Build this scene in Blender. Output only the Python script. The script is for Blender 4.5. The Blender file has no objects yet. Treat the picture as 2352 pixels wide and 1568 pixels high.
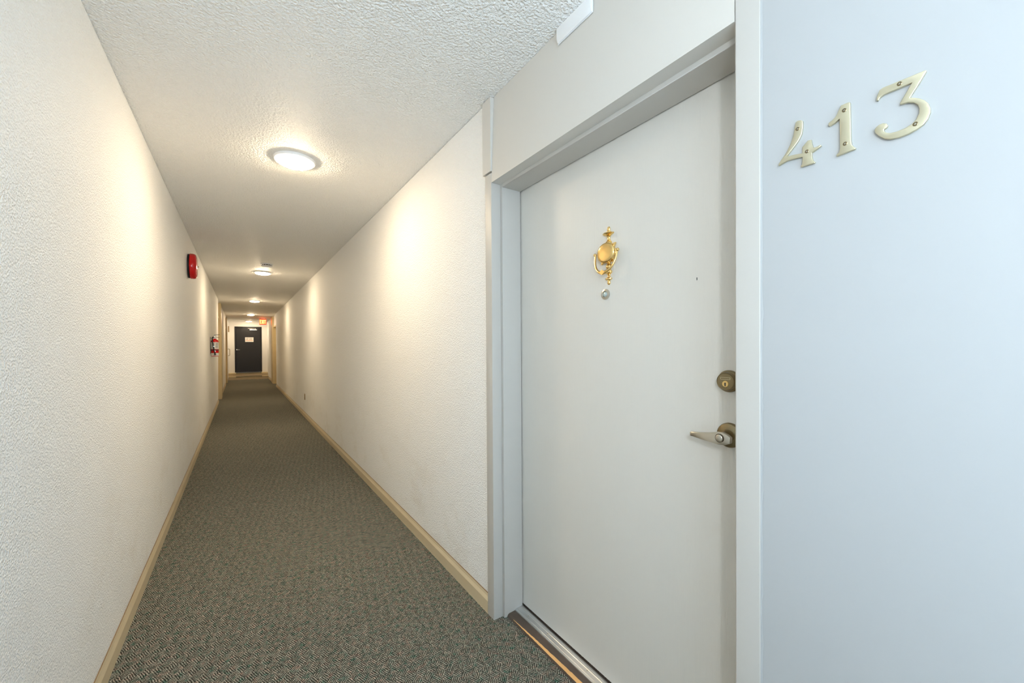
import bpy, bmesh, math, random
from mathutils import Matrix, Vector
random.seed(7)
S = bpy.context.scene
C = S.collection
PI = math.pi

# ------------------------------------------------------------------ camera
cam_d = bpy.data.cameras.new('camera')
cam = bpy.data.objects.new('camera', cam_d)
C.objects.link(cam)
RIGHT = Vector((0.8255725, -0.56426416, -0.00599972))
UP = Vector((0.01003158, 0.00404497, 0.9999415))
FWD = Vector((0.56420688, 0.8255844, -0.00899988))
m = Matrix.Identity(4)
for i in range(3):
    m[i][0] = RIGHT[i]; m[i][1] = UP[i]; m[i][2] = -FWD[i]
m[2][3] = 1.278
cam.matrix_world = m
cam_d.sensor_fit = 'HORIZONTAL'
cam_d.sensor_width = 36.0
cam_d.lens = 912.0 / 2352.0 * 36.0
cam_d.shift_y = 21.0 / 2352.0
cam_d.clip_start = 0.02
cam_d.clip_end = 100
S.camera = cam

# ------------------------------------------------------------------ light + exposure
DAYLIGHT = 6.8          # sky radiance behind the added, unseen window at the near end
LAMP = 205.0             # radiance of the ceiling lamps' diffusers
ADDED_LAMP = 205.0          # radiance of the unseen lamp added for crisper shadows on the door
S.view_settings.view_transform = 'Standard'
S.view_settings.look = 'None'
S.view_settings.exposure = -0.12
S.view_settings.gamma = 1.0
S.view_settings.use_curve_mapping = False
S.cycles.max_bounces = 16
S.cycles.diffuse_bounces = 12
w = bpy.data.worlds.new('sky')
S.world = w
w.use_nodes = True
bg = w.node_tree.nodes['Background']
bg.inputs[0].default_value = (0.60, 0.81, 1.0, 1)
bg.inputs[1].default_value = DAYLIGHT
pl = bpy.data.lights.new('added_window_light', 'AREA')  # portal for the cool light of the added window
pl.shape = 'RECTANGLE'; pl.size = 1.34; pl.size_y = 1.5
pl.cycles.is_portal = True
po = bpy.data.objects.new('added_window_light', pl)
C.objects.link(po)
po.location = (0.27, -0.86, 1.55)
po.rotation_euler = (PI / 2, 0, PI)      # faces +Y into the corridor
WIN = (-0.40, 0.94, 0.80, 2.30)         # x0 x1 z0 z1 of the added window's opening

# ------------------------------------------------------------------ materials
def newmat(name):
    mt = bpy.data.materials.new(name); mt.use_nodes = True
    nt = mt.node_tree
    return mt, nt, nt.nodes['Principled BSDF']

def N(nt, t, **kw):
    n = nt.nodes.new(t)
    for k, v in kw.items():
        if k in n.inputs: n.inputs[k].default_value = v
        else: setattr(n, k, v)
    return n

def M_(nt, op, a, b=None, c=None):
    n = nt.nodes.new('ShaderNodeMath'); n.operation = op
    for i, v in enumerate((a, b, c)):
        if v is None: continue
        if isinstance(v, (int, float)): n.inputs[i].default_value = v
        else: nt.links.new(v, n.inputs[i])
    return n.outputs[0]

def coords(nt):
    return nt.nodes.new('ShaderNodeTexCoord').outputs['Object']

def mapping(nt, vec, scale):
    n = N(nt, 'ShaderNodeMapping'); n.inputs['Scale'].default_value = scale
    nt.links.new(vec, n.inputs[0]); return n.outputs[0]

def simple(name, col, rough=0.5, metal=0.0, spec=0.5, bump=None, vary=0.0, emit=None, estr=0.0):
    mt, nt, b = newmat(name)
    b.inputs['Base Color'].default_value = (*col, 1)
    b.inputs['Roughness'].default_value = rough
    b.inputs['Metallic'].default_value = metal
    b.inputs['Specular IOR Level'].default_value = spec
    v = None
    if vary:
        v = coords(nt)
        nz = N(nt, 'ShaderNodeTexNoise', Scale=9.0, Detail=4.0); nt.links.new(v, nz.inputs['Vector'])
        mx = N(nt, 'ShaderNodeMix', data_type='RGBA')
        mx.inputs['A'].default_value = (*[c * (1 - vary) for c in col], 1)
        mx.inputs['B'].default_value = (*[min(1, c * (1 + vary)) for c in col], 1)
        nt.links.new(nz.outputs[0], mx.inputs['Factor']); nt.links.new(mx.outputs['Result'], b.inputs['Base Color'])
    if bump:
        v = v or coords(nt)
        sc, st, dist = bump
        if isinstance(sc, tuple):
            vec = mapping(nt, v, sc); s2 = 1.0
        else:
            vec = v; s2 = sc
        nz = N(nt, 'ShaderNodeTexNoise', Scale=s2, Detail=3.0); nt.links.new(vec, nz.inputs['Vector'])
        bp = N(nt, 'ShaderNodeBump', Strength=st, Distance=dist)
        nt.links.new(nz.outputs[0], bp.inputs['Height']); nt.links.new(bp.outputs[0], b.inputs['Normal'])
    if emit:
        b.inputs['Emission Color'].default_value = (*emit, 1); b.inputs['Emission Strength'].default_value = estr
    return mt

def stucco(name, col, scale, strength, dist, stains=False):
    mt, nt, b = newmat(name)
    v = coords(nt)
    n1 = N(nt, 'ShaderNodeTexNoise', Scale=scale, Detail=1.5, Roughness=0.45); nt.links.new(v, n1.inputs['Vector'])
    n2 = N(nt, 'ShaderNodeTexNoise', Scale=scale * 0.33, Detail=1.0); nt.links.new(v, n2.inputs['Vector'])
    r = N(nt, 'ShaderNodeMapRange'); r.interpolation_type = 'SMOOTHSTEP'; r.inputs['From Min'].default_value = 0.30; r.inputs['From Max'].default_value = 0.72
    nt.links.new(n1.outputs[0], r.inputs['Value'])
    h = M_(nt, 'ADD', M_(nt, 'MULTIPLY', r.outputs[0], 1.0), M_(nt, 'MULTIPLY', n2.outputs[0], 0.6))
    bp = N(nt, 'ShaderNodeBump', Strength=strength, Distance=dist)
    nt.links.new(h, bp.inputs['Height']); nt.links.new(bp.outputs[0], b.inputs['Normal'])
    b.inputs['Base Color'].default_value = (*col, 1)
    b.inputs['Roughness'].default_value = 0.55
    b.inputs['Specular IOR Level'].default_value = 0.35
    if stains:   # handled, scuffed patches along the lower wall
        sp = N(nt, 'ShaderNodeSeparateXYZ'); nt.links.new(v, sp.inputs[0])
        mp = mapping(nt, v, (1.0, 1.1, 1.6))
        nz = N(nt, 'ShaderNodeTexNoise', Scale=2.2, Detail=5.0, Roughness=0.7); nt.links.new(mp, nz.inputs['Vector'])
        a = N(nt, 'ShaderNodeMapRange'); a.inputs['From Min'].default_value = 0.52; a.inputs['From Max'].default_value = 0.75
        nt.links.new(nz.outputs[0], a.inputs['Value'])
        zb = N(nt, 'ShaderNodeMapRange'); zb.inputs['From Min'].default_value = 0.95; zb.inputs['From Max'].default_value = 0.3
        nt.links.new(sp.outputs[2], zb.inputs['Value'])
        f = M_(nt, 'MULTIPLY', M_(nt, 'MULTIPLY', a.outputs[0], zb.outputs[0]), 0.20)
        mx = N(nt, 'ShaderNodeMix', data_type='RGBA')
        mx.inputs['A'].default_value = (*col, 1); mx.inputs['B'].default_value = (0.50, 0.38, 0.20, 1)
        nt.links.new(f, mx.inputs['Factor']); nt.links.new(mx.outputs['Result'], b.inputs['Base Color'])
    return mt

def carpet_material():
    mt, nt, b = newmat('carpet')
    v = coords(nt)
    wob = N(nt, 'ShaderNodeTexNoise', Scale=55.0, Detail=1.0); nt.links.new(v, wob.inputs['Vector'])
    vm = N(nt, 'ShaderNodeVectorMath', operation='SUBTRACT'); nt.links.new(wob.outputs['Color'], vm.inputs[0]); vm.inputs[1].default_value = (0.5, 0.5, 0.5)
    vs = N(nt, 'ShaderNodeVectorMath', operation='SCALE'); nt.links.new(vm.outputs[0], vs.inputs[0]); vs.inputs['Scale'].default_value = 0.007
    va = N(nt, 'ShaderNodeVectorMath', operation='ADD'); nt.links.new(v, va.inputs[0]); nt.links.new(vs.outputs[0], va.inputs[1])
    sp = N(nt, 'ShaderNodeSeparateXYZ'); nt.links.new(va.outputs[0], sp.inputs[0])
    CELL = 0.036
    u = M_(nt, 'ADD', M_(nt, 'MULTIPLY', sp.outputs[0], 0.914 / CELL), M_(nt, 'MULTIPLY', sp.outputs[1], 0.407 / CELL))
    t = M_(nt, 'ADD', M_(nt, 'MULTIPLY', sp.outputs[0], -0.731 / CELL), M_(nt, 'MULTIPLY', sp.outputs[1], 0.682 / CELL))
    par = M_(nt, 'FLOORED_MODULO', M_(nt, 'ADD', M_(nt, 'FLOOR', u), M_(nt, 'FLOOR', t)), 2.0)
    ip = M_(nt, 'SUBTRACT', 1.0, par)
    s = M_(nt, 'ADD', M_(nt, 'MULTIPLY', u, par), M_(nt, 'MULTIPLY', t, ip))
    l = M_(nt, 'ADD', M_(nt, 'MULTIPLY', t, par), M_(nt, 'MULTIPLY', u, ip))
    stripe = M_(nt, 'MULTIPLY_ADD', M_(nt, 'SINE', M_(nt, 'MULTIPLY', s, 2 * PI * 5.0)), 0.5, 0.5)
    bead = M_(nt, 'MULTIPLY_ADD', M_(nt, 'SINE', M_(nt, 'MULTIPLY', l, 2 * PI * 6.0)), 0.5, 0.5)
    h = M_(nt, 'ADD', M_(nt, 'MULTIPLY', stripe, 0.75), M_(nt, 'MULTIPLY', bead, 0.25))
    # yarn: dark gaps and light loops, the heather tint wandering between green, grey and tan
    vo = N(nt, 'ShaderNodeTexVoronoi', Scale=190.0); nt.links.new(v, vo.inputs['Vector'])
    sc = N(nt, 'ShaderNodeSeparateColor'); nt.links.new(vo.outputs['Color'], sc.inputs[0])
    tn = N(nt, 'ShaderNodeTexNoise', Scale=42.0, Detail=2.0, Roughness=0.7); nt.links.new(v, tn.inputs['Vector'])
    ramp = N(nt, 'ShaderNodeValToRGB')
    cols = [(0.30, (0.13, 0.26, 0.19)), (0.43, (0.33, 0.335, 0.275)), (0.57, (0.42, 0.385, 0.31)), (0.70, (0.50, 0.35, 0.28))]
    e = ramp.color_ramp.elements
    e[0].position, e[0].color = cols[0][0], (*cols[0][1], 1)
    e[1].position, e[1].color = cols[1][0], (*cols[1][1], 1)
    for p, c in cols[2:]:
        x = e.new(p); x.color = (*c, 1)
    nt.links.new(tn.outputs[0], ramp.inputs[0])
    sh = N(nt, 'ShaderNodeMapRange'); sh.inputs['From Min'].default_value = 0.25; sh.inputs['From Max'].default_value = 0.85
    sh.inputs['To Min'].default_value = 0.10; sh.inputs['To Max'].default_value = 1.0
    nt.links.new(h, sh.inputs['Value'])
    loop = M_(nt, 'MULTIPLY', sh.outputs[0], M_(nt, 'MULTIPLY_ADD', sc.outputs[0], 0.80, 0.45))
    mx = N(nt, 'ShaderNodeMix', data_type='RGBA', blend_type='MULTIPLY'); mx.inputs['Factor'].default_value = 1.0
    nt.links.new(ramp.outputs[0], mx.inputs['A']); nt.links.new(loop, mx.inputs['B'])
    nt.links.new(mx.outputs['Result'], b.inputs['Base Color'])
    bp = N(nt, 'ShaderNodeBump', Strength=0.6, Distance=0.003)
    nt.links.new(h, bp.inputs['Height']); nt.links.new(bp.outputs[0], b.inputs['Normal'])
    b.inputs['Roughness'].default_value = 0.95; b.inputs['Specular IOR Level'].default_value = 0.1
    return mt

def door_paint(name, col):
    mt, nt, b = newmat(name)
    v = coords(nt)
    mp = mapping(nt, v, (260, 260, 7))
    n1 = N(nt, 'ShaderNodeTexNoise', Scale=1.0, Detail=4.0, Roughness=0.6); nt.links.new(mp, n1.inputs['Vector'])
    bp = N(nt, 'ShaderNodeBump', Strength=0.35, Distance=0.002)
    nt.links.new(n1.outputs[0], bp.inputs['Height']); nt.links.new(bp.outputs[0], b.inputs['Normal'])
    # knocks and specks in the paint
    vo = N(nt, 'ShaderNodeTexVoronoi', Scale=26.0, feature='F1'); nt.links.new(v, vo.inputs['Vector'])
    sc = N(nt, 'ShaderNodeSeparateColor'); nt.links.new(vo.outputs['Color'], sc.inputs[0])
    near = M_(nt, 'LESS_THAN', vo.outputs['Distance'], 0.055)
    rare = M_(nt, 'GREATER_THAN', sc.outputs[0], 0.86)
    nz = N(nt, 'ShaderNodeTexNoise', Scale=3.0, Detail=4.0); nt.links.new(v, nz.inputs['Vector'])
    mx = N(nt, 'ShaderNodeMix', data_type='RGBA')
    mx.inputs['A'].default_value = (*[c * 0.97 for c in col], 1); mx.inputs['B'].default_value = (*col, 1)
    nt.links.new(nz.outputs[0], mx.inputs['Factor'])
    m2 = N(nt, 'ShaderNodeMix', data_type='RGBA'); m2.inputs['B'].default_value = (0.22, 0.20, 0.17, 1)
    nt.links.new(M_(nt, 'MULTIPLY', M_(nt, 'MULTIPLY', near, rare), 0.7), m2.inputs['Factor']); nt.links.new(mx.outputs['Result'], m2.inputs['A'])
    nt.links.new(m2.outputs['Result'], b.inputs['Base Color'])
    b.inputs['Roughness'].default_value = 0.38
    return mt

M = {}
M['carpet'] = carpet_material()
M['wall'] = stucco('wall_stucco', (0.915, 0.91, 0.89), 175, 0.55, 0.005, True)
M['ceiling'] = stucco('ceiling_stucco', (0.93, 0.92, 0.895), 110, 0.6, 0.007)
M['smooth'] = simple('smooth_wall', (0.86, 0.85, 0.83), 0.5, bump=(60, 0.05, 0.002))
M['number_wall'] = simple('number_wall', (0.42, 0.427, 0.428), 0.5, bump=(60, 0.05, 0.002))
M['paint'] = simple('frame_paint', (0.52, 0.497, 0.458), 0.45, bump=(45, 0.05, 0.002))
M['header'] = simple('frame_paint_lightened', (0.63, 0.60, 0.55), 0.33, bump=(45, 0.05, 0.002))  # frame paint again, lightened to offset dimmer light over the door
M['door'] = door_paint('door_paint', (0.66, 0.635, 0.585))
M['beige'] = simple('beige_paint', (0.62, 0.51, 0.335), 0.4, vary=0.06)
M['tan'] = simple('tan_paint', (0.60, 0.49, 0.28), 0.4, vary=0.05)
M['groove'] = simple('grimy_seam', (0.25, 0.16, 0.08), 0.8, vary=0.2)
M['brass'] = simple('polished_brass', (0.86, 0.60, 0.24), 0.16, 1.0, vary=0.05)
M['satin_brass'] = simple('satin_brass', (0.72, 0.66, 0.48), 0.28, 1.0, vary=0.04)
M['antique'] = simple('antique_brass', (0.26, 0.205, 0.115), 0.32, 1.0, vary=0.12)
M['nickel'] = simple('worn_nickel', (0.60, 0.56, 0.48), 0.30, 1.0, vary=0.08)
M['chrome'] = simple('chrome', (0.78, 0.78, 0.78), 0.15, 1.0, vary=0.03)
M['alu'] = simple('scuffed_aluminium', (0.72, 0.72, 0.72), 0.34, 1.0, bump=((300, 6, 300), 0.25, 0.002), vary=0.12)
M['darkwood'] = simple('dark_stained_wood', (0.085, 0.060, 0.045), 0.6, vary=0.35, bump=((120, 8, 120), 0.3, 0.002))
M['rawwood'] = simple('splintered_wood', (0.72, 0.40, 0.15), 0.7, vary=0.18, bump=((200, 10, 200), 0.5, 0.002))
M['black'] = simple('black_rubber', (0.02, 0.02, 0.022), 0.5, vary=0.1)
M['dark'] = simple('dark_void', (0.05, 0.035, 0.02), 0.9, vary=0.2)
M['blackdoor'] = simple('black_door_paint', (0.012, 0.0115, 0.013), 0.38, bump=(40, 0.05, 0.002), vary=0.1)
M['red'] = simple('red_enamel', (0.62, 0.006, 0.008), 0.14, vary=0.04)
M['white'] = simple('white_plastic', (0.84, 0.85, 0.86), 0.35, vary=0.02)
M['label'] = simple('printed_label', (0.72, 0.70, 0.66), 0.5, vary=0.05)
M['ink'] = simple('grey_print', (0.22, 0.22, 0.22), 0.6, vary=0.1)
M['orange'] = simple('orange_print', (0.60, 0.20, 0.06), 0.6, vary=0.1)
M['brown'] = simple('brown_plastic', (0.30, 0.20, 0.10), 0.45, vary=0.05)
M['lamp'] = simple('lit_diffuser', (0.9, 0.88, 0.84), 0.4, vary=0.01, emit=(1.0, 0.80, 0.545), estr=LAMP)
M['exit_red'] = simple('lit_red_lens', (0.5, 0.02, 0.01), 0.4, vary=0.02, emit=(1.0, 0.035, 0.012), estr=5.0)
M['exit_letter'] = simple('lit_letters', (0.8, 0.3, 0.1), 0.4, vary=0.02, emit=(1.0, 0.30, 0.06), estr=9.0)
M['opal'] = simple('added_lamp_glow', (0.9, 0.9, 0.9), 0.4, vary=0.01, emit=(0.86, 0.94, 1.0), estr=ADDED_LAMP)  # glow of the lamp added out of view
M['lens'] = simple('peephole_lens', (0.55, 0.68, 0.72), 0.05, 0.6, vary=0.02)
mt, nt, b = newmat('added_window_glass')
tr = N(nt, 'ShaderNodeBsdfTransparent'); gl = N(nt, 'ShaderNodeBsdfGlossy', Roughness=0.03)
ms = N(nt, 'ShaderNodeMixShader'); ms.inputs[0].default_value = 0.06
nt.links.new(tr.outputs[0], ms.inputs[1]); nt.links.new(gl.outputs[0], ms.inputs[2])
nt.links.new(ms.outputs[0], nt.nodes['Material Output'].inputs[0])
M['glass'] = mt

# ------------------------------------------------------------------ helpers
def tag(o, label, cat, group=None, kind=None):
    o['label'] = label; o['category'] = cat
    if group: o['group'] = group
    if kind: o['kind'] = kind
    return o

def empty(name, loc=(0, 0, 0)):
    o = bpy.data.objects.new(name, None); o.empty_display_size = 0.05
    C.objects.link(o); o.location = loc
    return o

def link(name, bm, mat, parent=None, smooth=None, loc=None):
    bmesh.ops.recalc_face_normals(bm, faces=bm.faces[:])
    me = bpy.data.meshes.new(name); bm.to_mesh(me); bm.free()
    me.materials.append(M[mat])
    o = bpy.data.objects.new(name, me); C.objects.link(o)
    if loc: o.location = loc
    if parent:
        o.parent = parent
        o.matrix_parent_inverse = Matrix.Translation(-Vector(parent.location)) if not parent.parent else (parent.matrix_parent_inverse and Matrix.Translation(-world_loc(parent)))
    if smooth is not None:
        me.polygons.foreach_set('use_smooth', [True] * len(me.polygons))
        try: me.set_sharp_from_angle(angle=math.radians(smooth))
        except Exception: pass
    return o

def world_loc(o):
    v = Vector(o.location)
    while o.parent:
        v = o.matrix_parent_inverse @ v; o = o.parent; v = v + Vector(o.location)
    return v

def add_box(bm, x0, x1, y0, y1, z0, z1, bev=0.0, seg=1):
    g = bmesh.ops.create_cube(bm, size=1)
    vs = g['verts']
    for v in vs:
        v.co.x = x0 + (v.co.x + 0.5) * (x1 - x0); v.co.y = y0 + (v.co.y + 0.5) * (y1 - y0); v.co.z = z0 + (v.co.z + 0.5) * (z1 - z0)
    if bev:
        es = list({e for v in vs for e in v.link_edges})
        bmesh.ops.bevel(bm, geom=es, offset=bev, segments=seg, affect='EDGES', profile=0.7)

def box(name, x0, x1, y0, y1, z0, z1, mat, parent=None, bev=0.0, seg=1):
    bm = bmesh.new(); add_box(bm, x0, x1, y0, y1, z0, z1, bev, seg)
    return link(name, bm, mat, parent, smooth=40 if bev else None)

def add_lathe(bm, prof, axis, centre, seg=32, a0=0.0, a1=2 * PI, sx=1.0):
    """prof: (radius, height) along axis ('x' runs towards -X, '-x' towards +X, 'z' up, '-z' down, '-y' towards the viewer end)"""
    full = abs(a1 - a0 - 2 * PI) < 1e-6
    n = seg if full else seg + 1
    def P(r, h, a):
        c, s = math.cos(a) * r, math.sin(a) * r
        if axis == 'x': return (-h, c, s)
        if axis == '-x': return (h, c, s)
        if axis == 'z': return (c * sx, s, h)
        if axis == '-z': return (c, s, -h)
        return (c, -h, s)
    rings = []
    for r, h in prof:
        if r < 1e-6:
            rings.append([bm.verts.new(Vector(centre) + Vector(P(0, h, 0)))])
        else:
            rings.append([bm.verts.new(Vector(centre) + Vector(P(r, h, a0 + (a1 - a0) * i / (seg)))) for i in range(n)])
    for A, B in zip(rings, rings[1:]):
        k = n if full else n - 1
        for i in range(k):
            j = (i + 1) % n
            if len(A) == 1 and len(B) == 1: continue
            if len(A) == 1: bm.faces.new((A[0], B[i], B[j]))
            elif len(B) == 1: bm.faces.new((A[i], A[j], B[0]))
            else: bm.faces.new((A[i], A[j], B[j], B[i]))
    return rings

def lathe(name, prof, axis, centre, mat, parent=None, seg=32, smooth=35, **kw):
    bm = bmesh.new(); add_lathe(bm, prof, axis, centre, seg, **kw)
    return link(name, bm, mat, parent, smooth=smooth)

def add_tube(bm, pts, rad, seg=10, flat=1.0):
    pts = [Vector(p) for p in pts]
    rings = []
    rr = rad if isinstance(rad, (list, tuple)) else [rad] * len(pts)
    prev = None
    for i, p in enumerate(pts):
        d = (pts[min(i + 1, len(pts) - 1)] - pts[max(i - 1, 0)]).normalized()
        if prev is None:
            ref = Vector((0, 0, 1)) if abs(d.z) < 0.9 else Vector((1, 0, 0))
            u = d.cross(ref).normalized()
        else:
            u = (prev - d * prev.dot(d)).normalized()
        prev = u
        v = d.cross(u)
        rings.append([bm.verts.new(p + (u * math.cos(2 * PI * k / seg) + v * math.sin(2 * PI * k / seg) * flat) * rr[i]) for k in range(seg)])
    for A, B in zip(rings, rings[1:]):
        for k in range(seg):
            j = (k + 1) % seg
            bm.faces.new((A[k], A[j], B[j], B[k]))
    bm.faces.new(rings[0][::-1]); bm.faces.new(rings[-1])

def tube(name, pts, rad, mat, parent=None, seg=10, flat=1.0):
    bm = bmesh.new(); add_tube(bm, pts, rad, seg, flat)
    return link(name, bm, mat, parent, smooth=50)

def add_prism(bm, poly, y0, y1):
    """poly of (x, z) swept along Y"""
    A = [bm.verts.new((x, y0, z)) for x, z in poly]
    B = [bm.verts.new((x, y1, z)) for x, z in poly]
    n = len(poly)
    for i in range(n):
        j = (i + 1) % n
        bm.faces.new((A[i], A[j], B[j], B[i]))
    bm.faces.new(A[::-1]); bm.faces.new(B)

def prism(name, poly, y0, y1, mat, parent=None):
    bm = bmesh.new(); add_prism(bm, poly, y0, y1)
    return link(name, bm, mat, parent)

def plate(name, poly, x_back, thick, bev, mat, parent=None):
    """poly of (y, z) in metres: a flat shape on the right-hand wall standing out towards -X, edges rounded over"""
    cu = bpy.data.curves.new(name, 'CURVE'); cu.dimensions = '2D'; cu.fill_mode = 'BOTH'
    sp = cu.splines.new('POLY'); sp.points.add(len(poly) - 1)
    for p, (y, z) in zip(sp.points, poly): p.co = (-y, z, 0, 1)
    sp.use_cyclic_u = True
    cu.extrude = thick / 2 - bev; cu.bevel_depth = bev; cu.bevel_resolution = 2; cu.offset = -bev
    o = bpy.data.objects.new(name + '_c', cu); C.objects.link(o)
    dg = bpy.context.evaluated_depsgraph_get(); dg.update()
    me = bpy.data.meshes.new_from_object(o.evaluated_get(dg))
    bpy.data.objects.remove(o); bpy.data.curves.remove(cu)
    rot = Matrix(((0, 0, -1, x_back - thick / 2), (-1, 0, 0, 0), (0, 1, 0, 0), (0, 0, 0, 1)))
    me.transform(rot)
    me.name = name
    me.materials.clear(); me.materials.append(M[mat])
    bm = bmesh.new(); bm.from_mesh(me); bpy.data.meshes.remove(me)
    bmesh.ops.remove_doubles(bm, verts=bm.verts[:], dist=1e-5)
    return link(name, bm, mat, parent, smooth=30)

# ------------------------------------------------------------------ the room
H = 2.44
Y0, YE = -0.85, 20.70                 # unseen wall with the added window behind, end wall with the black door
def XLw(z): return -0.445 + 0.019 * z / H   # the left wall leans in a little towards the ceiling
XR = 0.979
XF = 0.966                            # face of the door frame
NL1 = (11.60, 12.50); NL2 = (17.20, 18.25); NR = (15.40, 16.80)    # door recesses further down
FAR = 'structure'

bm = bmesh.new()
f = bm.faces.new([bm.verts.new(p) for p in ((-0.75, Y0 - .1, 0), (1.40, Y0 - .1, 0), (1.40, YE + .2, 0), (-0.75, YE + .2, 0))])
bm2 = bmesh.ops.extrude_face_region(bm, geom=[f])
for g in bm2['geom']:
    if isinstance(g, bmesh.types.BMVert): g.co.z -= 0.08
tag(link('floor', bm, 'carpet'), 'grey-green basket-weave carpet running down the corridor', 'floor', kind=FAR)
bm = bmesh.new(); add_box(bm, -0.75, 1.40, Y0 - .1, YE + .2, H, H + 0.1)
tag(link('ceiling', bm, 'ceiling'), 'white stippled ceiling of the corridor', 'ceiling', kind=FAR)

def wall_piece(bm, side, y0, y1, x_in=None, z0=0.0, z1=H - .0025):
    if side == 'L':
        a0 = XLw(z0) if x_in is None else x_in; a1 = XLw(z1) if x_in is None else x_in
        add_prism(bm, [(a0, z0), (a1, z1), (-0.62, z1), (-0.62, z0)], y0, y1)
    else:
        a = XR if x_in is None else x_in
        add_prism(bm, [(a, z0), (a, z1), (1.16, z1), (1.16, z0)], y0, y1)

bm = bmesh.new()
wall_piece(bm, 'L', Y0, NL1[0]); wall_piece(bm, 'L', NL1[1] + .06, NL2[0]); wall_piece(bm, 'L', NL2[1] + .06, YE)
add_box(bm, -0.74, -0.66, Y0, YE, 0, H)
tag(link('wall_left', bm, 'wall'), 'long white stippled wall carrying the red bell and extinguisher', 'wall', kind=FAR)
bm = bmesh.new()
wall_piece(bm, 'R', 1.632, NR[0]); wall_piece(bm, 'R', NR[1] + .06, YE)
add_box(bm, 1.30, 1.38, Y0, YE, 0, H)
tag(link('wall_right', bm, 'wall'), 'long white stippled wall beyond the numbered door', 'wall', kind=FAR)
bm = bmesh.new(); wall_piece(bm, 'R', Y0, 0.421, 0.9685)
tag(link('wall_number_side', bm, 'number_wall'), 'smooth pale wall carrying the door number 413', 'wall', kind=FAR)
bm = bmesh.new()
for (x0, x1, z0, z1) in ((-0.75, WIN[0], 0, H), (WIN[1], 1.40, 0, H), (WIN[0], WIN[1], 0, WIN[2]), (WIN[0], WIN[1], WIN[3], H)):
    add_box(bm, x0, x1, Y0 - 0.1, Y0, z0, z1)
tag(link('wall_back', bm, 'smooth'), 'short wall behind the viewer, holding the added window', 'wall', kind=FAR)
wn = tag(empty('added_window_1', (0.27, Y0, WIN[2])), 'white framed window added in the unseen short wall for cool light', 'window', kind=FAR)  # window added behind the camera, stands in for flash light
bm = bmesh.new()
fw = 0.03
for a in ((WIN[0], WIN[1], WIN[2], WIN[2] + fw), (WIN[0], WIN[1], WIN[3] - fw, WIN[3]), (WIN[0], WIN[0] + fw, WIN[2], WIN[3]), (WIN[1] - fw, WIN[1], WIN[2], WIN[3])):
    add_box(bm, a[0], a[1], Y0 - 0.09, Y0 - 0.04, a[2], a[3])
link('added_window_frame', bm, 'white', wn)
box('pane', WIN[0] + fw, WIN[1] - fw, Y0 - 0.068, Y0 - 0.062, WIN[2] + fw, WIN[3] - fw, 'glass', wn)

# end wall: an opening for the black door on top of two steps
DX0, DX1, DZ0, DZ1 = -0.21, 0.775, 0.262, 2.232
bm = bmesh.new()
add_box(bm, -0.75, DX0, YE, YE + .1, 0, H); add_box(bm, DX1, 1.40, YE, YE + .1, 0, H)
add_box(bm, DX0, DX1, YE, YE + .1, DZ1, H); add_box(bm, DX0, DX1, YE, YE + .1, 0, DZ0 - 0.01)
add_box(bm, -0.75, 1.40, YE + .13, YE + .18, 0, H)
tag(link('wall_end', bm, 'smooth'), 'cream end wall around the black door', 'wall', kind=FAR)

# skirting boards
def skirt_poly(side):
    if side == 'L':
        w0 = XLw(0) - .002; return [(w0, 0), (w0 + .014, 0), (w0 + .014, .060), (w0 + .008, .078), (w0 + .006, .088), (w0, .090)]
    w0 = XR + .002; return [(w0, 0), (w0 - .015, 0), (w0 - .015, .060), (w0 - .008, .076), (w0 - .006, .086), (w0, .088)]
def skirting(name, side, spans, label):
    root = tag(empty(name, (XLw(0) if side == 'L' else XR, spans[0][0], 0)), label, 'skirting board', kind=FAR)
    for a, b_ in spans:
        prism('board', skirt_poly(side), a, b_, 'beige', root)
    for a, b_ in spans:     # grimy seam along the top edge
        if side == 'L': box('seam', XLw(.09) - .001, XLw(.09) + .003, a, b_, .0895, .0925, 'groove', root)
        else: box('seam', XR - .003, XR + .001, a, b_, .0875, .0905, 'groove', root)
skirting('baseboard_left', 'L', [(Y0, NL1[0]), (13.12, NL2[0]), (NL2[1] + .06, YE)], 'beige skirting board along the bell wall')
skirting('baseboard_right', 'R', [(1.632, NR[0]), (17.62, YE)], 'beige skirting board along the wall beyond the numbered door')
root = tag(empty('baseboard_number_side', (0.9685, Y0, 0)), 'beige skirting board under the door number', 'skirting board', kind=FAR)
prism('board', [(0.9685, 0), (0.9545, 0), (0.9545, .060), (0.9605, .078), (0.9625, .088), (0.9685, .090)], Y0, 0.421, 'beige', root)

# ------------------------------------------------------------------ frame of the numbered door
OY0, OY1, OZ = 0.479, 1.576, 2.040     # clear opening at the frame
SY0, SY1, SZ = 0.494, 1.561, 2.025     # stops
XS, XD = 1.016, 1.120                  # where stop begins, where it meets the door
fr = tag(empty('trim_1', (XF, 1.0, 0)), 'pale grey wooden frame around the numbered door', 'door frame', kind=FAR)
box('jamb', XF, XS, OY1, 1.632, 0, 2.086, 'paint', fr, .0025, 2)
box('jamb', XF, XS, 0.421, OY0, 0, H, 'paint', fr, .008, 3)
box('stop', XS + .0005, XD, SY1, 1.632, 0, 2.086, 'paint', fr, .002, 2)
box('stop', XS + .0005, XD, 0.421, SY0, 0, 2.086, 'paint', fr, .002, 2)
box('stop', XS + .0005, XD, SY0, SY1, SZ, 2.086, 'paint', fr, .0015)
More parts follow.
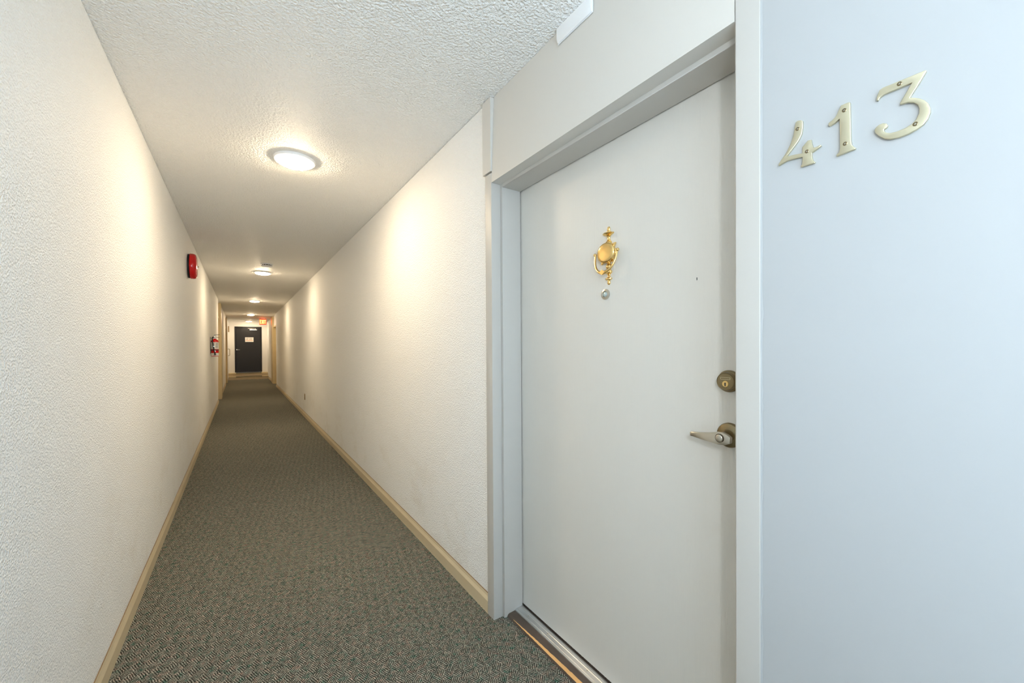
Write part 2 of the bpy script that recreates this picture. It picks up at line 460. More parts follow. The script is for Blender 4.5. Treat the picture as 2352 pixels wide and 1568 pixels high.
# wide board over the door, not quite flush at its far end
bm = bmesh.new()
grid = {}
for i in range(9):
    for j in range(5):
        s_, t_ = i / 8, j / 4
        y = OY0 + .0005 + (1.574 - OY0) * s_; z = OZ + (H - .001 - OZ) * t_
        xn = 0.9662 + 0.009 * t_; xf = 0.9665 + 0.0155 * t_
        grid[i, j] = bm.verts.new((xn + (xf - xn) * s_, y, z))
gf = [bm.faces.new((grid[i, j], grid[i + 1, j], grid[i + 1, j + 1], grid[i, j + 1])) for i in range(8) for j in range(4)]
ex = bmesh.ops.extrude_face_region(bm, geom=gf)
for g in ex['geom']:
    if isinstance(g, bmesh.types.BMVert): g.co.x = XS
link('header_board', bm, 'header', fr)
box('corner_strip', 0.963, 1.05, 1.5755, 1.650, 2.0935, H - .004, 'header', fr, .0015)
box('gap_shadow_lining', 0.975, 1.10, 1.5755, 1.632, 2.0865, 2.0930, 'dark', fr)
# ragged bead of filler along the near edge of the frame
bm = bmesh.new()
zz = 0.0; prev = None
while zz < H - .01:
    wv = 0.0018 + random.random() * 0.0014 + (0.003 if random.random() < .07 else 0)
    a = bm.verts.new((XF + .0012, 0.4225, zz)); b2 = bm.verts.new((0.9680, 0.4215 - wv, zz))
    if prev: bm.faces.new((prev[0], a, b2, prev[1]))
    prev = (a, b2); zz += 0.012 + random.random() * 0.03
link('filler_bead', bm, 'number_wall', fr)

# ------------------------------------------------------------------ door_1 : the numbered door and what is fixed to it
XP = XD + .005                         # door face
d1 = tag(empty('door_1', (XP, 1.03, 0)), 'off-white flat entrance door with brass knocker and lever', 'door', kind=FAR)
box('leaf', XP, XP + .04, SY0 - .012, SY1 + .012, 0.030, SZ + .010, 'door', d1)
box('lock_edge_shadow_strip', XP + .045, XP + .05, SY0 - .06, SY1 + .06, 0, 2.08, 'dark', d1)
box('scuff', XP - .0006, XP, 0.6655, 0.668, 1.474, 1.482, 'black', d1)

# knocker: stem with turned finials, oval plate, hanging striker
KY, KX = 1.0085, XP
kn = None
prof = [(0, .2155), (.0045, .214), (.0065, .209), (.007, .204), (.0055, .200), (.010, .197), (.0105, .194), (.007, .193),
        (.024, .1905), (.0255, .188), (.022, .185), (.012, .181), (.0075, .177), (.0065, .172), (.007, .166), (.010, .161), (.014, .158),
        (.016, .150), (.014, .090), (.008, .086), (.0075, .078), (.011, .073), (.013, .068), (.0125, .063), (.009, .060), (.010, .055),
        (.015, .051), (.0155, .045), (.011, .041), (.0065, .039), (.0065, .030), (.009, .027), (.0155, .0245), (.0155, .0215), (.011, .019),
        (.0055, .016), (.007, .010), (.007, .005), (.004, .0015), (0, 0)]
bm = bmesh.new()
add_lathe(bm, [(r, 1.5045 + h) for r, h in prof[::-1]], 'z', (KX, KY, 0), 24, PI / 2, 3 * PI / 2, sx=0.8)
kn = link('knocker', bm, 'brass', d1, smooth=40)
# scalloped back plate behind the oval
poly = []
for k in range(96):
    a = 2 * PI * k / 96
    r = 1.0
    for q in (0.80, PI - 0.80, PI + 0.95, -0.95):
        dlt = math.atan2(math.sin(a - q), math.cos(a - q)); r += 0.32 * math.exp(-(dlt / .10) ** 2)
    for q in (0.80 - .3, PI - 0.50, PI + 0.62, -0.62):
        dlt = math.atan2(math.sin(a - q), math.cos(a - q)); r -= 0.10 * math.exp(-(dlt / .15) ** 2)
    poly.append((KY + .040 * r * math.cos(a), 1.6205 + .036 * r * math.sin(a)))
plate('back_plate', poly, KX - .0005, .010, .002, 'brass', kn)
bm = bmesh.new()
add_lathe(bm, [(.0385, .010), (.0405, .014), (.0405, .020), (.037, .0235), (.030, .0250), (.0, .0262)], 'x', (KX, KY, 1.6205), 40)
for v in bm.verts: v.co.z = 1.6205 + (v.co.z - 1.6205) * 0.90
link('oval_plate', bm, 'brass', kn, smooth=40)
pts, rad = [], []
for k in range(33):
    a = PI * k / 32
    yy = KY + .052 * math.cos(a)
    zz = 1.6205 - .074 * math.sin(a) ** 0.85
    pts.append((KX - .016 - .016 * math.sin(a), yy, zz)); rad.append(.0036 + .0030 * math.sin(a) ** 4)
tube('striker', pts, rad, 'brass', kn, 10)
for s_ in (-1, 1):
    bm = bmesh.new()
    bmesh.ops.create_uvsphere(bm, u_segments=14, v_segments=8, radius=.0062, matrix=Matrix.Translation((KX - .016, KY + s_ * .0545, 1.6225)))
    link('pivot', bm, 'brass', kn, smooth=60)
bm = bmesh.new()
c = Vector((KX - .0395, KY, 1.5475))
vs = [bm.verts.new(c + Vector(q)) for q in ((0, .015, 0), (0, 0, .0095), (0, -.015, 0), (0, 0, -.0095))]
bk = [bm.verts.new(v.co + Vector((.006, 0, 0))) for v in vs]
bm.faces.new(vs); bm.faces.new(bk[::-1])
for i in range(4): bm.faces.new((vs[i], vs[(i + 1) % 4], bk[(i + 1) % 4], bk[i]))
link('striker_boss', bm, 'brass', kn)

ph = lathe('peephole', [(.0195, 0), (.0195, .003), (.0185, .0055), (.0125, .0075), (.0110, .0065), (.0105, .003), (.0, .003)], 'x', (XP, 1.0240, 1.4721), 'nickel', d1, 32)
lathe('lens', [(.0098, .0032), (.008, .0052), (.004, .0064), (0, .0068)], 'x', (XP, 1.0240, 1.4721), 'lens', ph, 24)

# dead bolt
BY, BZ = 0.5715, 1.1795
db = lathe('deadbolt', [(.0305, 0), (.0305, .007), (.029, .010), (.0265, .012), (.0252, .0165), (.0245, .0225), (.0232, .0238), (.0222, .0228), (0, .0228)], 'x', (XP, BY, BZ), 'antique', d1, 48)
lathe('key_cylinder', [(.0088, .0228), (.0088, .0246), (.0082, .0252), (0, .0252)], 'x', (XP, BY - .0005, BZ - .0065), 'brass', db, 24)
box('keyway', XP - .0256, XP - .025, BY - .0022, BY + .0012, BZ - .0125, BZ - .003, 'black', db)
bm = bmesh.new()
for q in ((-.0135, .0135, .0055, .0063), (-.0135, .0135, .0108, .0116), (-.0135, -.0127, .0055, .0116), (.0127, .0135, .0055, .0116)):
    add_box(bm, XP - .0234, XP - .0226, BY + q[0], BY + q[1], BZ + q[2], BZ + q[3])
link('nameplate_rim', bm, 'satin_brass', db)

# lever
LY, LZ = 0.5700, 1.0290
lv = lathe('lever_rose', [(.0345, 0), (.0345, .006), (.032, .010), (.026, .0125), (.018, .0145), (.0150, .018), (.0135, .026), (.0130, .040), (0, .040)], 'x', (XP, LY, LZ), 'antique', d1, 48)
bm = bmesh.new()
out = [(-.028, .0045), (-.027, -.0115), (-.012, -.0185), (.004, -.0185), (.030, -.0165), (.055, -.0145), (.0905, -.0120), (.0905, .0004), (.060, .0030), (.030, .0080), (.012, .0130), (-.006, .0150), (-.018, .0110)]
A = [bm.verts.new((XP - .042, LY + y, LZ + z)) for y, z in out]
B = [bm.verts.new((XP - .056, LY + y, LZ + z)) for y, z in out]
n = len(out)
for i in range(n): bm.faces.new((A[i], A[(i + 1) % n], B[(i + 1) % n], B[i]))
bm.faces.new(A[::-1]); bm.faces.new(B)
for v in bm.verts:
    if v.co.y > LY + .02: v.co.x += (v.co.y - LY - .02) * 0.10
bmesh.ops.bevel(bm, geom=[e for e in bm.edges], offset=.0022, segments=2, affect='EDGES', profile=.6)
h_ = link('lever_handle', bm, 'nickel', lv, smooth=45)
lathe('button_collar', [(.0120, .0555), (.0120, .0572), (.0102, .0572), (.0102, .0555)], 'x', (XP, LY, LZ - .001), 'dark', lv, 28)
lathe('thumb_button', [(.0100, .054), (.0100, .0590), (.0092, .0602), (.0080, .0608), (0, .0610)], 'x', (XP, LY, LZ - .001), 'nickel', lv, 28)

# ------------------------------------------------------------------ threshold under the numbered door
th = tag(empty('door_threshold', (1.08, 1.03, 0)), 'scuffed aluminium threshold on a splintered dark wooden sill', 'threshold')
prism('sill_board', [(1.030, .0005), (1.034, .010), (1.042, .014), (1.078, .0155), (1.135, .017), (1.135, .0005)], SY0 + .0005, SY1 - .0005, 'darkwood', th)
al = prism('aluminium_strip', [(1.074, .0157), (1.075, .0195), (1.082, .0210), (1.0835, .0202), (1.085, .0215), (1.099, .0235), (1.1005, .0225), (1.1025, .024), (1.112, .0245), (1.1195, .0235), (1.1195, .0158)], SY0 + .001, SY1 - .001, 'alu', th)
for y in (0.62, 0.86, 1.10, 1.34, 1.48):
    lathe('screw', [(.0032, .0232), (.0032, .0243), (.0022, .0247), (0, .0242)], 'z', (1.0955, y, 0), 'nickel', al, 12)
bm = bmesh.new()
random.seed(3)
prev = None; y = 1.515
while y > 0.50:
    t_ = (1.515 - y) / (1.515 - 0.95); t_ = min(1, t_)
    wd = 0.0012 + 0.0175 * t_ ** 0.9 + random.uniform(-.0012, .0020) * t_
    sill = lambda x: .0106 + (x - 1.034) * .5 if x < 1.042 else .0146 + (x - 1.042) * .0417
    xa = 1.0335 + random.uniform(0, .0008); xm = xa + wd * .55
    a = bm.verts.new((xa, y, sill(xa))); b2 = bm.verts.new((xm, y, sill(xm) + .0002)); c2 = bm.verts.new((xa + wd, y, sill(xa + wd))); d2 = bm.verts.new((xa + wd + .0004, y, sill(xa + wd) - .0006))
    if prev:
        for k in range(3): bm.faces.new((prev[k], (a, b2, c2, d2)[k], (a, b2, c2, d2)[k + 1], prev[k + 1]))
    prev = (a, b2, c2, d2); y -= random.uniform(.005, .012)
link('bare_splinter', bm, 'rawwood', th)
random.seed(7)

# ------------------------------------------------------------------ door number 4 1 3
DIG = {
 'four': ([(-353.0,1743.9),(-349.6,1746.1),(-342.6,1744.1),(-340.2,1741.0),(-340.1,1727.5),(-342.3,1714.8),(-347.3,1705.0),(-356.4,1694.1),(-365.9,1684.0),(-370.5,1679.7),(-353.3,1677.7),(-341.1,1675.2),(-341.1,1687.7),(-336.2,1692.5),(-331.4,1697.3),(-325.4,1696.4),(-324.0,1687.3),(-321.4,1678.3),(-315.5,1678.2),(-309.9,1679.7),(-308.2,1677.0),(-315.5,1673.2),(-322.5,1670.1),(-324.2,1669.8),(-323.9,1659.5),(-322.2,1653.5),(-318.7,1648.7),(-319.7,1646.9),(-342.8,1647.2),(-343.9,1649.9),(-341.3,1652.7),(-340.8,1661.0),(-340.8,1667.5),(-353.3,1669.1),(-368.7,1670.2),(-378.1,1667.6),(-384.5,1665.9),(-385.5,1668.6),(-378.1,1678.3),(-370.2,1688.4),(-362.5,1702.8),(-357.1,1717.9),(-354.8,1732.6)],
          [(-349.1, 1728.6), (-332.6, 1675.2)]),
 'one': ([(-266.4,1741.7),(-263.2,1740.5),(-262.6,1737.8),(-262.3,1715.6),(-261.5,1667.9),(-260.5,1659.6),(-258.1,1654.7),(-254.5,1650.1),(-255.3,1648.3),(-270.1,1646.8),(-283.5,1645.9),(-284.3,1648.7),(-280.1,1652.2),(-278.5,1659.2),(-278.6,1691.4),(-279.1,1716.5),(-287.0,1711.7),(-294.7,1709.7),(-297.0,1712.4),(-296.3,1716.5),(-289.6,1719.9),(-284.4,1724.7),(-280.4,1734.0),(-277.2,1741.3)],
         [(-271.7, 1729.2), (-270.3, 1664.6)]),
 'three': ([(-161.6,1743.0),(-160.9,1741.2),(-168.3,1727.5),(-181.1,1706.5),(-175.4,1703.6),(-169.3,1699.4),(-163.2,1693.1),(-158.3,1684.9),(-156.1,1676.9),(-155.9,1669.8),(-158.7,1660.0),(-164.1,1652.7),(-172.2,1647.9),(-182.5,1644.6),(-195.2,1643.7),(-206.1,1645.5),(-213.9,1649.6),(-221.8,1658.4),(-226.2,1665.6),(-227.6,1670.8),(-225.9,1675.3),(-221.3,1678.5),(-216.2,1678.8),(-211.1,1676.0),(-209.2,1671.4),(-211.1,1668.5),(-214.5,1667.1),(-214.5,1664.1),(-211.7,1659.8),(-206.1,1656.6),(-197.4,1655.7),(-186.7,1656.7),(-178.4,1660.0),(-173.2,1665.5),(-169.7,1673.7),(-169.2,1682.0),(-171.3,1689.4),(-176.4,1695.6),(-183.6,1699.5),(-190.0,1700.3),(-193.4,1700.6),(-193.7,1703.6),(-188.9,1712.1),(-178.5,1731.0),(-183.7,1730.7),(-194.3,1730.2),(-206.2,1730.0),(-215.1,1729.5),(-220.2,1726.9),(-222.8,1723.0),(-225.1,1724.1),(-224.5,1730.6),(-220.8,1740.7),(-216.3,1742.8),(-199.7,1742.7),(-186.9,1742.8),(-173.4,1743.1)],
           [(-194.1, 1737.4), (-174.0, 1657.6)]),
}
XW = 0.9685
for nm, (poly, screws) in DIG.items():
    py = [(-a / 1000, b_ / 1000) for a, b_ in poly]
    r = tag(empty('brass_numeral', (XW, sum(p[0] for p in py) / len(py), min(p[1] for p in py))),
            {'four': 'brass numeral 4 screwed to the smooth wall', 'one': 'brass numeral 1 between the 4 and the 3',
             'three': 'brass flat-topped numeral 3 screwed to the smooth wall'}[nm], 'house number', 'brass numerals of the door number')
    plate('numeral_plate', py, XW - .0002, .0055, .0011, 'satin_brass', r)
    for a, b_ in screws:
        sc_ = lathe('screw', [(.0036, .0053), (.0036, .0062), (.0028, .0066), (.0024, .0058), (0, .0056)], 'x', (XW, -a / 1000, b_ / 1000), 'antique', r, 16)
        bm = bmesh.new()
        add_box(bm, XW - .0068, XW - .0062, -a / 1000 - .0017, -a / 1000 + .0017, b_ / 1000 - .0005, b_ / 1000 + .0005)
        add_box(bm, XW - .00682, XW - .00618, -a / 1000 - .0005, -a / 1000 + .0005, b_ / 1000 - .0017, b_ / 1000 + .0017)
        link('cross_slot', bm, 'nickel', sc_)

# ------------------------------------------------------------------ white plastic cover over the door, tight to the ceiling
bm = bmesh.new()
xw = 0.9745
sec = [(xw, 2.386), (0.9690, 2.387), (0.9650, 2.3955), (0.9640, 2.402), (0.9640, 2.4385), (xw, 2.4385)]
ys = [(1.112, .85), (1.106, 1.0), (0.960, 1.0), (0.950, 1.0), (0.942, .82)]
rings = []
for y, k in ys:
    rings.append([bm.verts.new((xw - (xw - x) * k, y, z if (k == 1 or z > 2.43) else z + .003)) for x, z in sec])
for A, B in zip(rings, rings[1:]):
    for i in range(len(sec)):
        j = (i + 1) % len(sec); bm.faces.new((A[i], A[j], B[j], B[i]))
bm.faces.new(rings[0][::-1]); bm.faces.new(rings[-1])
cv = tag(link('plastic_cover', bm, 'white', smooth=25), 'white plastic cable cover above the numbered door, against the ceiling', 'cover')
box('base_edge', 0.9735, 0.9748, .938, 1.114, 2.3845, 2.4385, 'white', cv)

# ------------------------------------------------------------------ red fire bell on the left wall
BXw = XLw(2.11); by, bz = 5.135, 2.112
fb = tag(empty('fire_bell', (BXw, by, bz)), 'round red alarm bell high on the stippled wall', 'alarm bell')
lathe('back_plate', [(.118, .001), (.120, .003), (.120, .013), (.112, .015), (.06, .016), (.06, .021), (0, .021)], '-x', (BXw, by, bz), 'black', fb, 48)
g = lathe('gong', [(.1255, .019), (.1265, .022), (.126, .045), (.122, .058), (.112, .067), (.090, .073), (.05, .076), (0, .077)], '-x', (BXw, by, bz), 'red', fb, 64, smooth=50)
lathe('gong_nut', [(.010, .0765), (.010, .079), (.006, .079), (.006, .084), (.004, .085), (0, .085)], '-x', (BXw, by, bz), 'antique', fb, 12)

# ------------------------------------------------------------------ fire extinguisher
EX, EY, EZ = -0.371, 8.65, 1.146
fe = tag(empty('fire_extinguisher', (EX, EY, EZ)), 'red fire extinguisher with white label strapped to the wall', 'fire extinguisher')
r0 = .0545
cy = lathe('cylinder', [(0, 0), (r0 - .006, 0), (r0, .006), (r0, .262), (r0 - .006, .280), (r0 - .022, .294), (.018, .300), (.018, .310), (0, .310)], 'z', (EX, EY, EZ), 'red', fe, 40)
lathe('label_wrap', [(r0, .128), (r0 + .0008, .1285), (r0 + .0008, .2475), (r0, .248)], 'z', (EX, EY, EZ), 'label', cy, 40)
lathe('lower_label', [(r0, .010), (r0 + .0008, .0105), (r0 + .0008, .0595), (r0, .060)], 'z', (EX, EY, EZ), 'label', cy, 40)
bm = bmesh.new()
for z in (.228, .215, .206, .190, .178, .168, .158, .146):
    for s_ in (-1.0, 0.25):
        a0 = -PI / 2 + s_ * .75 + .1; a1 = a0 + .55
        vs = []
        for k in range(6):
            a = a0 + (a1 - a0) * k / 5
            vs.append([bm.verts.new((EX + (r0 + .0012) * math.cos(a), EY + (r0 + .0012) * math.sin(a), EZ + z + d)) for d in (0, .005)])
        for A, B in zip(vs, vs[1:]): bm.faces.new((A[0], B[0], B[1], A[1]))
link('label_print', bm, 'ink', cy)['kind'] = 'stuff'
lathe('strap', [(r0 + .0005, .104), (r0 + .0035, .104), (r0 + .0035, .120), (r0 + .0005, .120)], 'z', (EX, EY, EZ), 'black', fe, 40)
box('strap_buckle', EX - .012, EX + .012, EY - r0 - .010, EY - r0 - .0035, EZ + .082, EZ + .102, 'chrome', fe, .002)
vv = lathe('valve', [(0, .311), (.016, .311), (.016, .325), (.011, .328), (.011, .345), (.017, .348), (.017, .362), (.010, .366), (0, .366)], 'z', (EX, EY, EZ), 'chrome', fe, 20)
box('gauge', EX - .012, EX + .012, EY - .026, EY - .0175, EZ + .329, EZ + .350, 'label', vv, .003)
bm = bmesh.new()
add_box(bm, EX - .010, EX + .070, EY - .008, EY + .008, EZ + .367, EZ + .375, .002)
for v in bm.verts:
    if v.co.x > EX + .02: v.co.z += (v.co.x - EX - .02) * .25
link('squeeze_lever', bm, 'black', fe)
bm = bmesh.new()
add_box(bm, EX + .017, EX + .066, EY - .008, EY + .008, EZ + .334, EZ + .341, .002)
for v in bm.verts: v.co.z -= max(0, v.co.x - EX - .02) * .25
link('carry_handle', bm, 'black', fe)
tube('hose', [(EX - .014, EY - .008, EZ + .335), (EX - .030, EY - .020, EZ + .335), (EX - .034, EY - .050, EZ + .300), (EX - .028, EY - .066, EZ + .240), (EX - .014, EY - .070, EZ + .160), (EX - .006, EY - .070, EZ + .10), (EX, EY - .070, EZ + .075)], .0085, 'black', fe, 8)
tube('nozzle', [(EX, EY - .070, EZ + .080), (EX + .008, EY - .071, EZ + .025)], [.009, .014], 'black', fe, 10)
box('hose_clip', EX - .018, EX - .002, EY - .078, EY - r0 - .001, EZ + .168, EZ + .180, 'chrome', fe)
bm = bmesh.new()
add_box(bm, XLw(1.3) + .0005, XLw(1.3) + .005, EY - .03, EY + .03, EZ + .05, EZ + .34)
link('wall_bracket', bm, 'black', fe)
tube('safety_wire', [(EX - .015, EY - .01, EZ + .325), (EX - .060, EY - .012, EZ + .318), (EX - .064, EY - .012, EZ + .30), (EX - .064, EY - .012, EZ + .13), (EX - .056, EY - .012, EZ + .112)], .003, 'black', fe, 6)

# ------------------------------------------------------------------ ceiling lamps
lamp_names = ['round flush ceiling lamp beside the numbered door, first down the corridor', 'round flush ceiling lamp just beyond the smoke detector',
              'round flush ceiling lamp, third in the row, past the extinguisher', 'round flush ceiling lamp beside the exit sign', 'round flush ceiling lamp next to the black door']
proto = None
for (x, y), lb in zip(((.287, 2.775), (.287, 7.13), (.292, 11.45), (.300, 16.15), (.296, 20.05)), lamp_names):
    if proto is None:
        r = empty('ceiling_lamp', (0, 0, 0))
        bs = lathe('base_ring', [(.1120, .0005), (.1140, .003), (.1140, .012), (.1110, .017), (.1030, .019), (.0970, .0192), (0, .0192)], '-z', (0, 0, 0), 'white', r, 48)
        df = lathe('diffuser', [(.0965, .0195), (.0935, .0255), (.080, .0325), (.058, .0375), (.032, .0400), (0, .0410)], '-z', (0, 0, 0), 'lamp', r, 32)
        proto = (r, [bs, df])
    else:
        r = proto[0].copy(); C.objects.link(r)
        for p in proto[1]:
            q = p.copy(); C.objects.link(q); q.parent = r; q.matrix_parent_inverse = Matrix.Identity(4)
    r.location = (x, y, H)
    tag(r, lb, 'ceiling lamp', 'flush ceiling lamps down the corridor')

# ------------------------------------------------------------------ lamp added out of view on the left wall, in place of a flash
ws = tag(empty('added_wall_lamp', (XLw(1.7), -0.52, 1.62)), 'unseen white opal lamp added to light the numbered door', 'wall lamp')
box('back_plate', XLw(1.7) + .001, XLw(1.7) + .015, -0.56, -0.48, 1.66, 1.80, 'chrome', ws, .003)
box('arm', XLw(1.7) + .0155, XLw(1.7) + .040, -0.53, -0.51, 1.70, 1.72, 'chrome', ws)
lathe('shade', [(0, 0), (.045, .001), (.050, .008), (.050, .172), (.045, .179), (0, .180)], 'z', (XLw(1.7) + .092, -0.52, 1.64), 'opal', ws, 28)
# ------------------------------------------------------------------ smoke detector
sm = tag(empty('smoke_detector', (.308, 6.42, H)), 'white round smoke detector on the ceiling with slotted side', 'smoke detector')
lathe('base', [(.072, .0005), (.073, .004), (.072, .012), (0, .012)], '-z', (.308, 6.42, H), 'white', sm, 40)
lathe('vent_ring', [(.058, .0125), (.058, .024), (0, .024)], '-z', (.308, 6.42, H), 'dark', sm, 32)
rib = box('vent_rib', -.002, .002, -.003, .003, -.00625, .00625, 'white', sm)
for k in range(14):
    a = 2 * PI * k / 14
    q = rib if k == 0 else rib.copy()
    if k: C.objects.link(q)
    q.matrix_parent_inverse = Matrix.Identity(4)
    q.location = (.0605 * math.cos(a), .0605 * math.sin(a), -.0182); q.rotation_euler = (0, 0, a)
lathe('cap', [(.0655, .0245), (.0665, .030), (.062, .036), (.045, .042), (0, .044)], '-z', (.308, 6.42, H), 'white', sm, 40)

# ------------------------------------------------------------------ outlet on the right wall
ol = tag(empty('wall_outlet', (XR, 8.26, .322)), 'small brown electrical outlet low on the stippled wall', 'outlet')
box('cover_plate', XR - .008, XR - .0005, 8.225, 8.295, .322, .436, 'brown', ol, .002)
for z in (.345, .390):
    box('socket', XR - .0105, XR - .0085, 8.243, 8.277, z, z + .028, 'brown', ol, .0008)

# ------------------------------------------------------------------ doors in the recesses further down
def recess(n, side, y0, y1, face, wall_len, dlabel, tlabel):
    s = -1 if side == 'L' else 1
    def X(a, b_): return (min(s * a, s * b_), max(s * a, s * b_))
    w_ = 0.43 if side == 'L' else XR
    t = tag(empty('trim_%d' % n, (s * w_, (y0 + y1) / 2, 0)), tlabel, 'door frame', kind=FAR)
    x0, x1 = X(face, w_ + .17)
    box('jamb', x0, x1, y1, y1 + .06, 0, H - .001, 'tan', t)
    x0, x1 = X(w_ + .02, w_ + .17)
    box('jamb', x0, x1, y0 + .0005, y0 + .04, 0, H - .001, 'tan', t)
    x0, x1 = X(w_ + .015, w_ + .13)
    box('head', x0, x1, y0 + .041, y1 - .0005, 2.035, 2.085, 'tan', t)
    x0, x1 = X(w_ + .03, w_ + .05)
    box('transom_panel', x0, x1, y0 + .041, y1 - .0005, 2.086, H - .001, 'smooth', t)
    x0, x1 = X(face, w_ - .0005)
    box('side_board', x0, x1, y1 + .0605, y1 + wall_len, 0.0, H - .001, 'tan', t)
    d = tag(empty('door_%d' % n, (s * (w_ + .13), (y0 + y1) / 2, 0)), dlabel, 'door', kind=FAR)
    x0, x1 = X(w_ + .131, w_ + .17)
    box('leaf', x0, x1, y0 + .042, y1 - .001, .01, 2.033, 'tan', d)
    kx0, kx1 = X(w_ + .07, w_ + .1305)
    lathe('knob', [(.028, 0), (.028, .005), (.010, .010), (.010, .030), (.024, .040), (.026, .050), (.018, .058), (0, .060)], '-x' if side == 'L' else 'x', (s * (w_ + .1305), y1 - .10, 1.0), 'brass', d, 20)
    return t, d
recess(2, 'L', NL1[0], NL1[1], 0.405, 0.60, 'tan door in the recess just past the extinguisher', 'tan frame in the recess just past the extinguisher')
t3, d3_ = recess(3, 'L', NL2[0], NL2[1], 0.412, 0.30, 'tan door in the recess before the steps on the bell side', 'tan frame in the recess before the steps on the bell side')
t4, d4_ = recess(4, 'R', NR[0], NR[1], 0.955, 0.80, 'tan door in the recess opposite the bell wall near the exit sign', 'tan frame in the recess near the exit sign')
box('bell_push', 0.947, 0.9545, 17.30, 17.36, 1.62, 1.76, 'beige', t4, .002)

# cream service door in the bell wall by the steps, with a pull handle
d6 = tag(empty('door_6', (-0.43, 19.2, 0)), 'cream flush door beside the steps with a long pull handle', 'door', kind=FAR)
box('leaf', XLw(1.0) - .004, -0.4215, 18.62, 19.72, .095, 2.10, 'smooth', d6)
tube('pull_handle', [(-.4215, 19.60, 1.27), (-.375, 19.60, 1.27), (-.362, 19.60, 1.255), (-.362, 19.60, 1.02), (-.375, 19.60, 1.005), (-.4215, 19.60, 1.005)], .0095, 'antique', d6, 8)
wb = tag(box('wall_box', XLw(2.1) + .0005, -0.385, 20.30, 20.42, 1.98, 2.22, 'brown', None, .004), 'small brown box on the wall above the steps', 'box')
box('lid_seam', -0.3848, -0.3835, 20.31, 20.41, 2.09, 2.10, 'groove', wb)

# ------------------------------------------------------------------ steps up to the black door
def step(y0, y1, z0, z1, xa, xb, label):
    r = tag(empty('stair_step', ((xa + xb) / 2, y0, 0)), label, 'step', 'steps up to the black door')
    box('riser', xa, xb, y0 + .018, y1, 0.0, z1 - .018, 'beige', r)
    box('tread', xa, xb, y0, y1, z1 - .0175, z1, 'tan', r, .003)
    box('anti_slip_strip', -0.17, 0.735, y0 + .030, y1 - .02, z1 + .0003, z1 + .006, 'black', r)
    box('dark_slot', -0.17, 0.735, y0 + .0165, y0 + .0178, z1 - .032, z1 - .0185, 'dark', r)
step(19.74, 20.06, 0, 0.128, XLw(0) + .015, XR - .016, 'lower tan step in front of the black door')
step(20.061, YE - .001, 0, 0.252, XLw(0.2) + .015, XR - .016, 'upper tan step at the sill of the black door')

# ------------------------------------------------------------------ black door at the end
t5 = tag(empty('trim_5', (0.28, YE, DZ0)), 'black steel frame of the end door', 'door frame', kind=FAR)
for q in ((DX0, DX0 + .045, DZ0, DZ1), (DX1 - .045, DX1, DZ0, DZ1), (DX0 + .0452, DX1 - .0452, DZ1 - .05, DZ1)):
    box('frame_bar', q[0], q[1], YE - .012, YE + .09, q[2], q[3], 'blackdoor', t5, .003)
box('sill', DX0, DX1, YE - .04, YE + .08, DZ0 - .0095, DZ0 - .0002, 'alu', t5)
d5 = tag(empty('door_5', (0.28, YE + .03, DZ0)), 'black exit door at the end above the steps', 'door', kind=FAR)
box('leaf', DX0 + .048, DX1 - .048, YE + .030, YE + .075, DZ0 + .008, DZ1 - .053, 'blackdoor', d5, .002)
yd = YE + .030
lr = lathe('lever_rose', [(.030, 0), (.030, .008), (.014, .012), (.012, .05), (0, .05)], '-y', (-0.135, yd, 1.235), 'chrome', d5, 24)
tube('lever_handle', [(-.137, yd - .050, 1.236), (-.10, yd - .054, 1.232), (-.03, yd - .052, 1.228)], [.013, .011, .009], 'chrome', lr, 10, 1.0)
cl = box('door_closer', 0.33, 0.60, yd - .055, yd - .0005, 2.075, 2.125, 'chrome', d5, .004)
box('closer_arm', 0.27, 0.56, yd - .045, yd - .02, 2.145, 2.160, 'nickel', cl)
lathe('arm_pivot', [(.016, 0), (.016, .018), (0, .018)], 'z', (0.54, yd - .032, 2.1265), 'chrome', cl, 12)

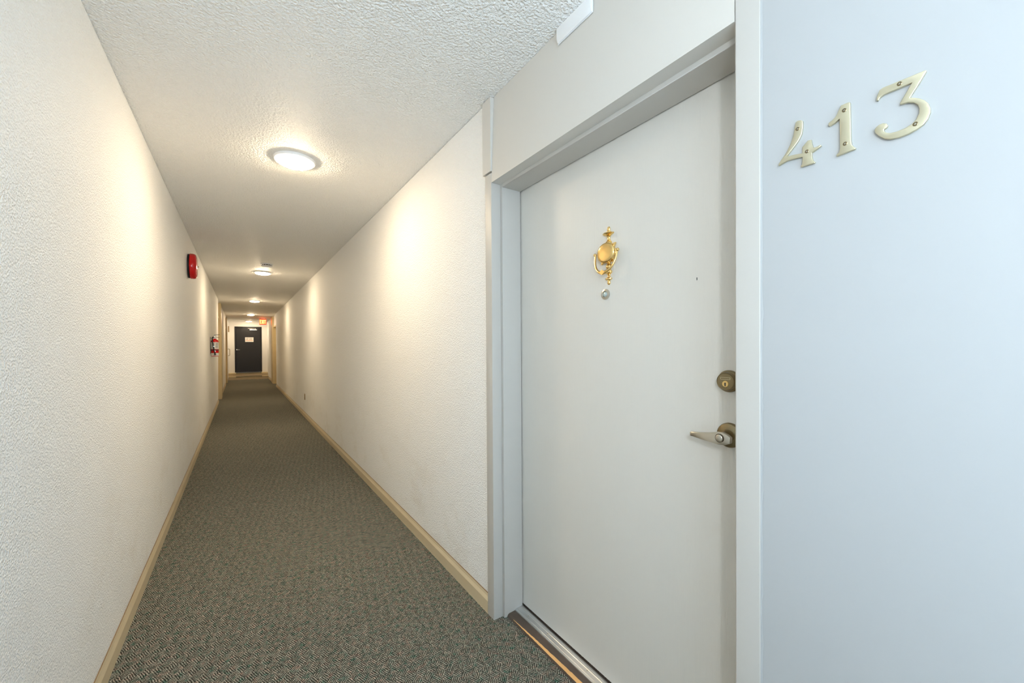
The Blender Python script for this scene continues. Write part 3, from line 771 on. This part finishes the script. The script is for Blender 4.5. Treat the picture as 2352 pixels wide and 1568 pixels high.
sg = tag(empty('door_notice', (0.31, yd, 1.58)), 'white paper notice with an orange line on the black door', 'sign')
sx0, sx1, sz0, sz1 = 0.165, 0.470, 1.570, 1.770
box('sheet', sx0, sx1, yd - .003, yd - .0005, sz0, sz1, 'label', sg)
bm = bmesh.new()
random.seed(11)
for row, (z, hh, x_a, x_b) in enumerate(((sz1 - .042, .020, sx0 + .03, sx1 - .03), (sz1 - .078, .020, sx0 + .04, sx1 - .05), (sz1 - .110, .018, sx0 + .04, sx1 - .05))):
    x = x_a
    while x < x_b - .012:
        wd = random.uniform(.010, .030)
        if not (row > 0 and sx0 + .105 < x < sx0 + .135):
            add_box(bm, x, min(x + wd, x_b), yd - .0036, yd - .0031, z, z + hh)
        x += wd + .007
link('printed_lines', bm, 'ink', sg)['kind'] = 'stuff'
box('orange_line', sx0 + .022, sx1 - .022, yd - .0036, yd - .0031, sz0 + .055, sz0 + .072, 'orange', sg)
random.seed(7)

# ------------------------------------------------------------------ exit sign hanging from the ceiling
XE0, XE1, YX, ZE0, ZE1 = 0.600, 0.832, 18.0, 2.192, 2.412
es = tag(empty('exit_sign', (0.716, YX, H)), 'lit red EXIT sign hanging from the ceiling', 'exit sign')
box('housing', XE0, XE1, YX, YX + .05, ZE0, ZE1, 'red', es, .006)
box('canopy', 0.66, 0.77, YX + .005, YX + .045, ZE1 + .0005, H - .0005, 'white', es, .002)
box('red_lens', XE0 + .008, XE1 - .008, YX - .003, YX - .0005, ZE0 + .010, ZE1 - .010, 'exit_red', es)
lh, z0 = 0.140, ZE0 + .040
def bars(nm, x, parts):
    bm = bmesh.new()
    for p in parts:
        if p[0] == 'b': add_box(bm, x + p[1], x + p[2], YX - .0075, YX - .0035, z0 + p[3] * lh, z0 + p[4] * lh)
        else:
            (xa, za), (xb, zb), wd = p[1], p[2], p[3]
            vs = [bm.verts.new((x + xa - wd / 2, YX - .0075, z0 + za * lh)), bm.verts.new((x + xa + wd / 2, YX - .0075, z0 + za * lh)), bm.verts.new((x + xb + wd / 2, YX - .0075, z0 + zb * lh)), bm.verts.new((x + xb - wd / 2, YX - .0075, z0 + zb * lh))]
            bk = [bm.verts.new(v.co + Vector((0, .004 - p[4], 0))) for v in vs]
            bm.faces.new(vs); bm.faces.new(bk[::-1])
            for i in range(4): bm.faces.new((vs[i], vs[(i + 1) % 4], bk[(i + 1) % 4], bk[i]))
    link(nm, bm, 'exit_letter', es)
bars('letter_e', 0.618, [('b', 0, .014, 0, 1), ('b', .0142, .046, 0, .14), ('b', .0142, .040, .43, .57), ('b', .0142, .046, .86, 1)])
bars('letter_x', 0.674, [('d', (.008, 0), (.044, 1), .016, 0), ('d', (.008, 1), (.044, 0), .016, .0004)])
bars('letter_i', 0.734, [('b', 0, .016, 0, 1)])
bars('letter_t', 0.762, [('b', 0, .052, .86, 1), ('b', .018, .034, 0, .859)])
